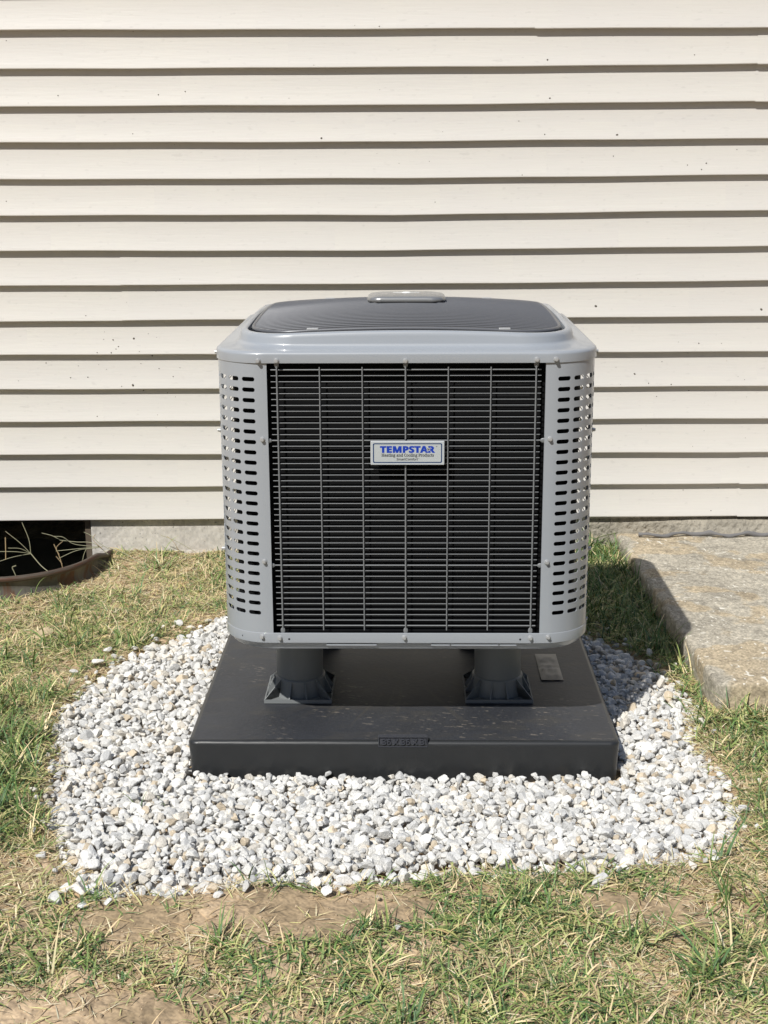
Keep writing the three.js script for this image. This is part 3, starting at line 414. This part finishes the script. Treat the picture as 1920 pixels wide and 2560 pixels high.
// ------------------------------------------------------------------ gravel
function stoneGeometry(r) {
  const g = mergeVertices(clean(new THREE.IcosahedronGeometry(1, 4)).deleteAttribute('uv').deleteAttribute('normal')), p = g.attributes.position, planes = [], v = new THREE.Vector3();
  const n = 8 + Math.floor(r() * 5); for (let i = 0; i < n; i++) { const z = r() * 2 - 1, a = r() * 6.283, q = Math.sqrt(1 - z * z); planes.push([q * Math.cos(a), z, q * Math.sin(a), 0.40 + r() * 0.34]); }
  for (let i = 0; i < p.count; i++) { v.fromBufferAttribute(p, i).normalize(); let R = 1; for (const [a, b, c, h] of planes) { const d = v.x * a + v.y * b + v.z * c; if (d > 0.05) R = Math.min(R, h / d); } R = R * (1 - 0.0) ; p.setXYZ(i, v.x * R, v.y * R, v.z * R); }
  g.computeVertexNormals(); const uv = new Float32Array(p.count * 2); for (let i = 0; i < p.count; i++) { uv[2 * i] = p.getX(i) * 0.5 + p.getY(i) * 0.31; uv[2 * i + 1] = p.getZ(i) * 0.5 + p.getY(i) * 0.37; } g.setAttribute('uv', new THREE.BufferAttribute(uv, 2)); return toCreasedNormals(g, 0.42);
}
const stoneMap = texture(256, 256, [1, 1], (u, v) => { const a = fbm(N1, u * 5, v * 5, 4, 8), w = Math.abs(fbm(N2, u * 6, v * 6, 4, 8) - 0.5), d = fbm(N3, u * 30, v * 30, 3, 32); let k = 246 - 60 * smooth(0.05, 0.0, w) * a - 30 * (d - 0.5); return [k, k - 1, k - 4]; });
const stoneMat = std({ map: stoneMap, bumpMap: texture(256, 256, [1, 1], (u, v) => 255 * fbm(N2, u * 16, v * 16, 4, 16), false), bumpScale: 0.0012, roughness: 0.75 });
const stoneColor = (r, c = new THREE.Color()) => { const t = r(), k = 0.71 + r() * 0.26; return t < 0.045 ? c.setRGB(0.82 * k, 0.70 * k, 0.54 * k) : t < 0.20 ? c.setRGB(0.95 * k, 0.90 * k, 0.82 * k) : t < 0.45 ? c.setRGB(0.80 * k, 0.805 * k, 0.81 * k) : c.setRGB(0.98 * k, 0.975 * k, 0.96 * k); };
const stoneShapes = []; { const r = mulberry(77); for (let i = 0; i < 28; i++) stoneShapes.push(stoneGeometry(r)); }
{
  const r = mulberry(4242), gravel = new THREE.Group(); gravel.name = 'gravel'; tag(gravel, 'bed of white and pale grey crushed stones around the black pad', 'gravel', null, 'stuff'); scene.add(gravel);
  const lists = stoneShapes.map(() => []), q = new THREE.Quaternion(), e = new THREE.Euler(), m = new THREE.Matrix4();
  for (const [step, y0, keep] of [[0.0150, -0.020, 1], [0.0150, -0.008, 0.95], [0.0195, 0.000, 0.6]]) for (let x = -0.95; x < 0.85; x += step) for (let z = -0.8; z < 1.0; z += step) {
    const px = x + (r() - 0.5) * step * 1.1, pz = z + (r() - 0.5) * step * 1.1, b = bedDist(px, pz), pd = padDist(px, pz), u = r();
    const astray = y0 === -0.008 && b < -0.02 && b > -0.10 && u < 0.05 * smooth(-0.10, -0.02, b);
    if ((b < -0.02 && !astray) || pd < 0.006 || (!astray && u > keep * smooth(-0.02, 0.045, b + (y0 < -0.01 ? 0.012 : 0)))) continue;
    if (px > SLAB.x - 0.015 && pz < SLAB.z + 0.02) continue;
    const s = 0.0068 + 0.0082 * Math.pow(r(), 2.0), sx = s * (0.85 + r() * 0.55), sy = s * (0.62 + r() * 0.4), sz = s * (0.85 + r() * 0.4);
    if (pd < Math.max(sx, sz) * 0.8) continue;
    e.set((r() - 0.5) * 1.5, r() * 6.283, (r() - 0.5) * 1.5); q.setFromEuler(e);
    const yy = (b < 0.03 ? groundHeight(px, pz) + 0.35 * s + (y0 + 0.020) * 0.5 : y0 + 0.004 * (r() - 0.5)) + 0.010 * (fbm(N1, px * 4 + 70, pz * 4, 2) - 0.5);
    m.compose(new THREE.Vector3(px, yy, pz), q, new THREE.Vector3(sx, sy, sz)); lists[Math.floor(r() * lists.length)].push([m.clone(), stoneColor(r)]);
  }
  lists.forEach((l, k) => { const im = new THREE.InstancedMesh(stoneShapes[k], stoneMat, l.length); im.name = 'stone'; im.userData.kind = 'stuff'; im.castShadow = im.receiveShadow = true; l.forEach(([mm, c], i) => { im.setMatrixAt(i, mm); im.setColorAt(i, c); }); gravel.add(im); });
}
{ // stones lying apart
  const r = mulberry(31), S = [[-0.632, 0.955, 0.017, 'white stone lying apart on the soil, outermost left of the gravel bed'], [-0.60, 0.93, 0.019, 'pale stone lying on the soil just beside the outermost left stone'], [0.339, 0.905, 0.018, 'single white stone on the soil in front of the gravel at the right'], [-0.43, 0.955, 0.013, 'small grey stone lying on bare soil in front of the gravel on the left'], [-0.345, 0.96, 0.010, 'small white stone on bare soil below the front left edge of the gravel'], [-0.58, 0.985, 0.010, 'small grey stone in dry grass in front of the two outermost left stones'], [-0.70, 0.80, 0.012, 'white stone half hidden in grass left of the lower left gravel edge'], [-0.03, 1.05, 0.008, 'small pale pebble half buried in the thin grass below the middle of the gravel']];
  for (const [x, z, s, label] of S) { const g = stoneShapes[Math.floor(r() * 28)].clone(); g.scale(s * 1.2, s * 0.75, s); g.rotateY(r() * 6); const o = single('stray_stone', g, std({ map: stoneMap, bumpMap: stoneMat.bumpMap, bumpScale: 0.0012, color: stoneColor(r), roughness: 0.75 }), label, 'stone'); o.position.set(x, groundHeight(x, z) + s * 0.35, z); o.userData.group = 'stones strayed from the gravel'; }
  const g = stoneShapes[3].clone(); g.scale(0.032, 0.022, 0.026); const o = single('rock', g, std({ map: stoneMap, color: lin(0.62, 0.5, 0.33), bumpMap: stoneMat.bumpMap, bumpScale: 0.0015, roughness: 0.9 }), 'tan round rock lying in the grass at the left', 'rock'); o.position.set(-0.985, groundHeight(-0.985, -0.41) + 0.012, -0.41);
}

{ // loose crumbs of dry soil
  const r = mulberry(555), list = []; for (let i = 0; i < 22000; i++) { const x = -1.5 + r() * 3, z = -1.2 + r() * 2.9; if (bedDist(x, z) > 0.01 || padDist(x, z) < 0.02 || inWell(x, z, 0.02) || (x > SLAB.x - 0.02 && z < SLAB.z + 0.02)) continue; const s = 0.0013 + 0.0052 * Math.pow(r(), 4); list.push(new THREE.Matrix4().compose(new THREE.Vector3(x, groundHeight(x, z) + s * 0.25, z), new THREE.Quaternion().setFromEuler(new THREE.Euler(r() * 6, r() * 6, r() * 6)), new THREE.Vector3(s, s * 0.8, s))); }
  const im = new THREE.InstancedMesh(stoneShapes[5], std({ color: lin(0.44, 0.34, 0.225), roughness: 1 }), list.length); im.name = 'soil_crumbs'; im.castShadow = im.receiveShadow = true; list.forEach((m, i) => { im.setMatrixAt(i, m); const k = 0.7 + r() * 0.5; im.setColorAt(i, new THREE.Color(k, k, k)); }); scene.add(im); tag(im, 'loose crumbs of dry tan soil scattered over the bare ground', 'soil', null, 'stuff');
}

// ------------------------------------------------------------------ grass
const GREEN = [[0.13, 0.235, 0.065], [0.095, 0.19, 0.07], [0.24, 0.34, 0.10], [0.46, 0.49, 0.20]], TAN = [[0.72, 0.64, 0.38], [0.64, 0.54, 0.31], [0.84, 0.78, 0.55], [0.50, 0.39, 0.22], [0.60, 0.60, 0.28]];
function blade(r, x, z, len, lean, az, wid, droop, col, out) {
  const n = 5, ca = Math.cos(az), sa = Math.sin(az), tw = (r() - 0.5) * 1.2; let px = x, py = 0, pz = z, th = lean; const base = out.pos.length / 3;
  for (let i = 0; i <= n; i++) {
    const t = i / n, w = wid * (t < 0.15 ? 0.75 + t * 1.6 : 1 - Math.pow((t - 0.15) / 0.85, 1.8)) * 0.5, a = tw * t, ux = -sa * Math.cos(a), uy = Math.sin(a), uz = ca * Math.cos(a);
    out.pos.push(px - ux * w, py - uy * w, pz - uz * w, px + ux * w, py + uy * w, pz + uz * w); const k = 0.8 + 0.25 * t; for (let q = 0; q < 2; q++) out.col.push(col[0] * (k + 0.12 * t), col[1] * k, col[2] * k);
    if (i < n) { out.idx.push(base + i * 2, base + i * 2 + 1, base + i * 2 + 3, base + i * 2, base + i * 2 + 3, base + i * 2 + 2); const s = len / n; px += Math.sin(th) * ca * s; pz += Math.sin(th) * sa * s; py = Math.max(py + Math.cos(th) * s, 0.001); th = Math.min(th + droop / n, 2.1); if (py < 0.0015 && th > 1.55) th = 1.55; }
  }
}
function tuft(r, n, spread, len, lean, wid, droop, colors, mix) {
  const out = { pos: [], col: [], idx: [] }; for (let i = 0; i < n; i++) { const set = r() < mix ? TAN : colors, c = set[Math.floor(r() * set.length)], k = 0.85 + r() * 0.3; blade(r, (r() - 0.5) * spread, (r() - 0.5) * spread, len * (0.45 + r() * 0.75), lean[0] + r() * (lean[1] - lean[0]), r() * 6.283, wid * (0.7 + r() * 0.6), droop * (0.3 + r()), c.map(v => v * k), out); }
  const g = new THREE.BufferGeometry(); g.setAttribute('position', new THREE.Float32BufferAttribute(out.pos, 3)); g.setAttribute('color', new THREE.Float32BufferAttribute(out.col, 3)); g.setIndex(out.idx); g.computeVertexNormals(); return g;
}
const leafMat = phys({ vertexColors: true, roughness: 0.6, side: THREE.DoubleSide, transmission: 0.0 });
{
  const r = mulberry(1001);
  const kinds = {
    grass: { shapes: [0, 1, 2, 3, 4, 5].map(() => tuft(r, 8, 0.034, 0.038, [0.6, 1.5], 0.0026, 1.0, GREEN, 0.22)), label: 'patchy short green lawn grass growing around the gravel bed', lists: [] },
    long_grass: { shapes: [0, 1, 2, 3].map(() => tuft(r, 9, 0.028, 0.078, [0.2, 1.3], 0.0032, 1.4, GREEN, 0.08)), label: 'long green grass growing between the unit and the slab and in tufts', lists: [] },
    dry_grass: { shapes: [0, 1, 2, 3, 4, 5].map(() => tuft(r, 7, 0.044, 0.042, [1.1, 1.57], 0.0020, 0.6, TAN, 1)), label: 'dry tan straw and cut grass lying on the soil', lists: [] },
  };
  for (const k in kinds) kinds[k].lists = kinds[k].shapes.map(() => []);
  const put = (kind, x, z, s, lift = 0) => { const K = kinds[kind], m = new THREE.Matrix4().compose(new THREE.Vector3(x, groundHeight(x, z) + lift, z), new THREE.Quaternion().setFromEuler(new THREE.Euler((r() - 0.5) * 0.3, r() * 6.283, (r() - 0.5) * 0.3)), new THREE.Vector3(s, s * (0.8 + r() * 0.4), s)), k = 0.8 + r() * 0.4; K.lists[Math.floor(r() * K.lists.length)].push([m, new THREE.Color(k * (0.94 + r() * 0.12), k, k * (0.9 + r() * 0.15))]); };
  const blocked = (x, z) => padDist(x, z) < 0.02 || (x > SLAB.x - 0.006 && z < SLAB.z + 0.008) || z < FOUND + 0.012 || inWell(x, z, 0.012);
  const density = (x, z) => { // [green, long, dry]
    const b = bedDist(x, z), bs = bare(x, z), n = fbm(N1, x * 5.2 + 12, z * 5.2 + 3, 4), n2 = fbm(N2, x * 9 + 5, z * 9 + 31, 3);
    let g = smooth(0.40, 0.58, n) * 0.8 + 0.08, l = smooth(0.56, 0.7, n2) * 0.22, d = 0.42 + 0.4 * (1 - smooth(0.4, 0.6, n)) - 0.3 * (1 - smooth(0.33, 0.46, n2));
    if (x < -0.55 && z < 0.75) { g = g * 0.9 + 0.22; d += 0.2; l += 0.12 * smooth(0.5, 0.62, n2); if (z < -0.75) { g *= 0.6; l *= 0.3; d += 0.35; } }
    if (x > 0.4 && z < 0.02) { g = 0.8; l = 0.75 * smooth(-0.05, -0.3, z) + 0.15; d = 0.25; }
    if (x > 0.6 && z > 0.02) { g *= 0.7; d += 0.35; l += 0.2 * (1 - smooth(0.03, 0.12, Math.abs(z - 0.22))); }
    if (z > 0.85) { g = g * (0.5 + 0.55 * smooth(-0.25, 0.15, x)) + 0.25 * (1 - smooth(0.12, 0.22, Math.hypot(x - 0.2, (z - 1.12) * 1.3))) + 0.10 * smooth(1.05, 1.25, z); d *= 0.85; }
    if (x < -0.70 && z > -0.40 && z < 0.78) { g = g * 0.6 + 0.55 * smooth(0.38, 0.5, n2) + 0.1; l += 0.28 * smooth(0.46, 0.58, n2); }
    if (x < -0.78 && z > 0.2 && z < 0.75) { g = 1; l += 0.25; }
    const edge = smooth(0.015, -0.05, b); const keep = (1 - bs) * edge;
    return [g * keep, l * keep, d * (1 - bs * 0.75) * smooth(0.04, -0.02, b) * (1 - 0.25 * bs)];
  };
  for (const [kind, which, step] of [['grass', 0, 0.0145], ['long_grass', 1, 0.022], ['dry_grass', 2, 0.0145]]) for (let x = -2.1; x < 2.1; x += step) for (let z = -1.26; z < 1.9; z += step) {
    const px = x + (r() - 0.5) * step * 1.5, pz = z + (r() - 0.5) * step * 1.5, u = r(), s = 0.7 + r() * 0.6; if (Math.abs(px) > 0.6 + 0.26 * (3.1 - pz) + 0.25) continue; if (blocked(px, pz)) continue; if (u < density(px, pz)[which]) put(kind, px, pz, s);
  }
  // a few straws on the stones and tall blades named one by one in the photograph
  for (let i = 0; i < 90; i++) { const a = r() * 6.283, x = 0.75 * Math.cos(a) * (0.8 + r() * 0.3), z = 0.1 + 0.85 * Math.sin(a) * (0.8 + r() * 0.3); if (!blocked(x, z) && padDist(x, z) > 0.05 && bedDist(x, z) < 0.1) put('dry_grass', x, z, 0.5 + r() * 0.4, 0.012); }
  for (const [x, z, n] of [[-0.08, 1.07, 7], [0.20, 0.96, 7], [0.215, 0.94, 5], [0.14, 1.02, 4], [-0.3, 1.1, 3], [0.03, 1.2, 5], [0.45, 1.2, 6], [-0.53, 0.6, 2], [0.72, 0.2, 6], [0.86, 0.2, 7], [0.80, 0.24, 5], [0.69, 0.1, 6], [0.70, -0.02, 5], [0.66, -0.3, 6], [-0.85, 0.5, 8], [-0.82, 0.62, 6], [-0.8, -0.02, 5], [-0.75, -0.35, 6], [-0.88, 0.06, 7]]) for (let i = 0; i < n; i++) { const px = x + (r() - 0.5) * 0.07, pz = z + (r() - 0.5) * 0.05; if (!blocked(px, pz)) put('long_grass', px, pz, 0.6 + r() * 0.5); }
  for (const name in kinds) {
    const K = kinds[name], g = new THREE.Group(); g.name = name; tag(g, K.label, 'grass', null, 'stuff'); scene.add(g);
    K.lists.forEach((l, k) => { if (!l.length) return; const im = new THREE.InstancedMesh(K.shapes[k], leafMat, l.length); im.name = 'tuft'; im.userData.kind = 'stuff'; im.castShadow = im.receiveShadow = true; l.forEach(([m, c], i) => { im.setMatrixAt(i, m); im.setColorAt(i, c); }); g.add(im); });
    console.log(name, K.lists.reduce((a, l) => a + l.length, 0));
  }
}

// ------------------------------------------------------------------ weeds at the window well
{
  const stemMat = std({ color: lin(0.34, 0.33, 0.21), roughness: 0.7 }), dryMat = std({ color: lin(0.42, 0.31, 0.17), roughness: 0.8 });
  const weed = (pos, label, stems) => { const g = thing('weed', pos, 0, label, 'weed', 'weeds at the window well'); for (const [mat, rad, pts] of stems) part('stem', tube(pts, rad * 0.72, 16, 5), mat, g); return g; };
  weed([-1.07, 0.045, -0.86], 'pale branching weed stalk rising over the rim at the left edge of the photo', [[stemMat, 0.0022, [[0, 0, 0], [-0.03, 0.022, -0.01], [-0.062, 0.058, -0.02]]], [stemMat, 0.0014, [[-0.062, 0.058, -0.02], [-0.066, 0.10, -0.025], [-0.085, 0.155, -0.03]]], [stemMat, 0.0013, [[-0.062, 0.058, -0.02], [-0.09, 0.09, -0.02], [-0.135, 0.13, -0.02]]], [stemMat, 0.0013, [[-0.062, 0.058, -0.02], [-0.09, 0.077, -0.01], [-0.125, 0.082, 0]]], [stemMat, 0.0013, [[-0.062, 0.058, -0.02], [-0.10, 0.07, 0], [-0.16, 0.074, 0.01]]], [stemMat, 0.0013, [[-0.062, 0.058, -0.02], [-0.11, 0.056, 0.01], [-0.16, 0.042, 0.02]]]]);
  weed([-0.965, 0.05, -1.14], 'tangled weed with thin runners spreading left from the foundation corner over the rim', [[stemMat, 0.0016, [[0.02, -0.02, 0.02], [-0.03, 0.012, 0], [-0.09, 0.014, -0.01], [-0.14, 0.02, -0.01]]], [stemMat, 0.0014, [[0, 0, 0], [-0.06, 0.004, 0], [-0.10, 0.012, 0], [-0.13, 0.034, 0], [-0.16, 0.036, 0]]], [stemMat, 0.0014, [[0, 0, 0], [-0.07, 0.0, 0.02], [-0.15, -0.008, 0.02]]], [stemMat, 0.0014, [[-0.01, 0, 0.01], [-0.08, -0.006, 0.02], [-0.14, -0.03, 0.03]]], [dryMat, 0.0013, [[-0.13, 0.02, 0], [-0.15, 0.0, 0.01], [-0.14, -0.02, 0.02]]], [stemMat, 0.0015, [[-0.14, 0.02, -0.01], [-0.165, 0.035, -0.01], [-0.20, 0.045, -0.01]]], [stemMat, 0.0016, [[0.02, 0, 0.02], [-0.01, 0.016, 0.01], [-0.04, 0.04, 0], [-0.06, 0.05, 0]]], [dryMat, 0.0013, [[0.0, 0, 0.02], [-0.03, 0.03, 0.01], [-0.02, 0.045, 0.01]]], [stemMat, 0.0018, [[0.02, 0.0, 0.01], [0.07, -0.012, 0.03], [0.14, -0.045, 0.06]]]]);
  weed([-1.045, 0.05, -0.91], 'short tan dried weed standing on the middle of the rusty rim', [[dryMat, 0.002, [[0, 0, 0], [-0.006, 0.03, 0], [-0.022, 0.075, 0]]], [dryMat, 0.0016, [[0, 0.01, 0], [-0.012, 0.028, 0], [-0.018, 0.036, 0]]], [stemMat, 0.0014, [[0.05, 0, -0.05], [0.058, 0.028, -0.05], [0.066, 0.045, -0.05]]]]);
  weed([-1.16, 0.045, -0.81], 'small curled pale weed sprout on the rim near the left edge of the photo', [[stemMat, 0.002, [[0, 0, 0], [-0.008, 0.022, 0], [-0.012, 0.036, 0], [0.0, 0.041, 0]]], [dryMat, 0.0022, [[-0.03, 0.06, 0], [-0.028, 0.09, 0], [-0.026, 0.13, 0]]]]);
  weed([-0.74, 0.0, -1.225], 'thin leaning grass stalk against the foundation left of the unit', [[stemMat, 0.0013, [[0.07, 0.01, 0.02], [0, 0.045, 0], [-0.05, 0.062, -0.01]]], [dryMat, 0.0012, [[0.01, 0.01, 0], [-0.01, 0.045, 0], [-0.03, 0.058, -0.01]]]]);
  weed([0.645, 0.01, -1.20], 'dark bent weed stalk leaning at the foundation beside the slab corner', [[std({ color: lin(0.12, 0.13, 0.06), roughness: 0.8 }), 0.0022, [[0, 0, 0], [0.0, 0.035, 0], [0.03, 0.05, 0], [0.08, 0.065, 0.01]]], [stemMat, 0.0015, [[0.05, 0, 0.03], [0.05, 0.04, 0.02], [0.045, 0.06, 0.02]]], [stemMat, 0.0014, [[0.02, 0, 0.03], [0.03, 0.03, 0.03], [0.06, 0.02, 0.04]]]]);
}

// ------------------------------------------------------------------ trees behind the photographer, mirrored in the paint and shading the low sky
{
  const leaf = (() => { const g = new THREE.BufferGeometry(), p = [], r = mulberry(8); for (let i = 0; i < 26; i++) { const c = [r() - 0.5, r() - 0.5, r() - 0.5].map(v => v * 0.9), a = new THREE.Vector3(r() - 0.5, r() - 0.5, r() - 0.5).normalize().multiplyScalar(0.16), b = new THREE.Vector3(r() - 0.5, r() - 0.5, r() - 0.5).normalize().multiplyScalar(0.11); p.push(c[0] - a.x, c[1] - a.y, c[2] - a.z, c[0] + b.x, c[1] + b.y, c[2] + b.z, c[0] + a.x, c[1] + a.y, c[2] + a.z, c[0] - a.x, c[1] - a.y, c[2] - a.z, c[0] + a.x, c[1] + a.y, c[2] + a.z, c[0] - b.x, c[1] - b.y, c[2] - b.z); } g.setAttribute('position', new THREE.Float32BufferAttribute(p, 3)); g.computeVertexNormals(); return g; })();
  const leaves = std({ color: lin(0.055, 0.085, 0.03), roughness: 0.7, side: THREE.DoubleSide }), bark = std({ color: lin(0.11, 0.085, 0.06), roughness: 0.95 }), r = mulberry(61);
  { const g = thing('tree', [-1.05, -0.02, 5.35], 0, 'slender young tree behind the camera whose crown shades the near right corner', 'tree');
    part('trunk', join([new THREE.LatheGeometry([[0.07, 0], [0.055, 0.6], [0.045, 2.4], [0.02, 4.4]].map(p => new THREE.Vector2(...p)), 10), rod([0, 2.9, 0], [0.5, 4.0, -0.4], 0.018), rod([0, 3.1, 0], [-0.3, 4.2, 0.3], 0.016)]), bark, g);
    const n = 420, im = new THREE.InstancedMesh(leaf, leaves, n); im.name = 'crown'; im.userData.kind = 'stuff'; im.castShadow = im.receiveShadow = true;
    for (let i = 0; i < n; i++) { const d = new THREE.Vector3(r() - 0.5, r() - 0.5, r() - 0.5).normalize().multiplyScalar(0.92 * Math.cbrt(r())), q = 0.24 + r() * 0.2; im.setMatrixAt(i, new THREE.Matrix4().compose(new THREE.Vector3(0.52 + d.x, 4.02 + d.y, -0.17 + d.z), new THREE.Quaternion().setFromEuler(new THREE.Euler(r() * 6, r() * 6, r() * 6)), new THREE.Vector3(q, q, q))); }
    g.add(im); }
  const T = [[-11, 15, 8.5, 'broad tree far behind the camera to the left'], [-3, 19, 9.5, 'tall round tree straight behind the camera'], [5.5, 17, 9, 'wide tree behind the camera to the right'], [13, 12, 8.5, 'broad tree out to the right beyond the slab'], [17, 3, 8, 'tree far to the right of the house wall'], [-19, 9, 8, 'tree far to the left of the house wall']];
  for (const [x, z, h, label] of T) {
    const g = thing('tree', [x, -0.05, z], 0, label, 'tree'), pts = [[0.34, 0], [0.24, 0.5], [0.2, h * 0.3], [0.12, h * 0.6], [0.03, h * 0.9]].map(p => new THREE.Vector2(...p)), parts = [new THREE.LatheGeometry(pts, 10)];
    for (let i = 0; i < 7; i++) { const a = i * 2.4, y = h * (0.28 + i * 0.07); parts.push(rod([0, y, 0], [Math.cos(a) * h * 0.24, y + h * 0.14, Math.sin(a) * h * 0.24], 0.06)); }
    part('trunk', join(parts), bark, g);
    const n = 620, im = new THREE.InstancedMesh(leaf, leaves, n); im.name = 'crown'; im.userData.kind = 'stuff'; im.castShadow = im.receiveShadow = true;
    for (let i = 0; i < n; i++) { const lobe = i % 11, la = lobe * 2.4, lr = h * 0.22 * Math.sqrt((lobe + 0.5) / 11), ly = h * (0.42 + 0.42 * ((lobe * 7) % 11) / 11), d = new THREE.Vector3(r() - 0.5, r() - 0.5, r() - 0.5).normalize().multiplyScalar(h * 0.17 * Math.cbrt(r())); const s = 0.8 + r() * 0.7; im.setMatrixAt(i, new THREE.Matrix4().compose(new THREE.Vector3(Math.cos(la) * lr + d.x, ly + d.y, Math.sin(la) * lr + d.z), new THREE.Quaternion().setFromEuler(new THREE.Euler(r() * 6, r() * 6, r() * 6)), new THREE.Vector3(s, s, s))); }
    g.add(im);
  }
}

// ------------------------------------------------------------------ render
const renderer = new THREE.WebGLRenderer({ antialias: true });
renderer.setSize(768, 1024);
renderer.toneMapping = THREE.LinearToneMapping; renderer.toneMappingExposure = EXPOSURE; renderer.outputColorSpace = THREE.SRGBColorSpace;
renderer.shadowMap.enabled = true; renderer.shadowMap.type = THREE.PCFSoftShadowMap;
renderer.render(scene, camera);
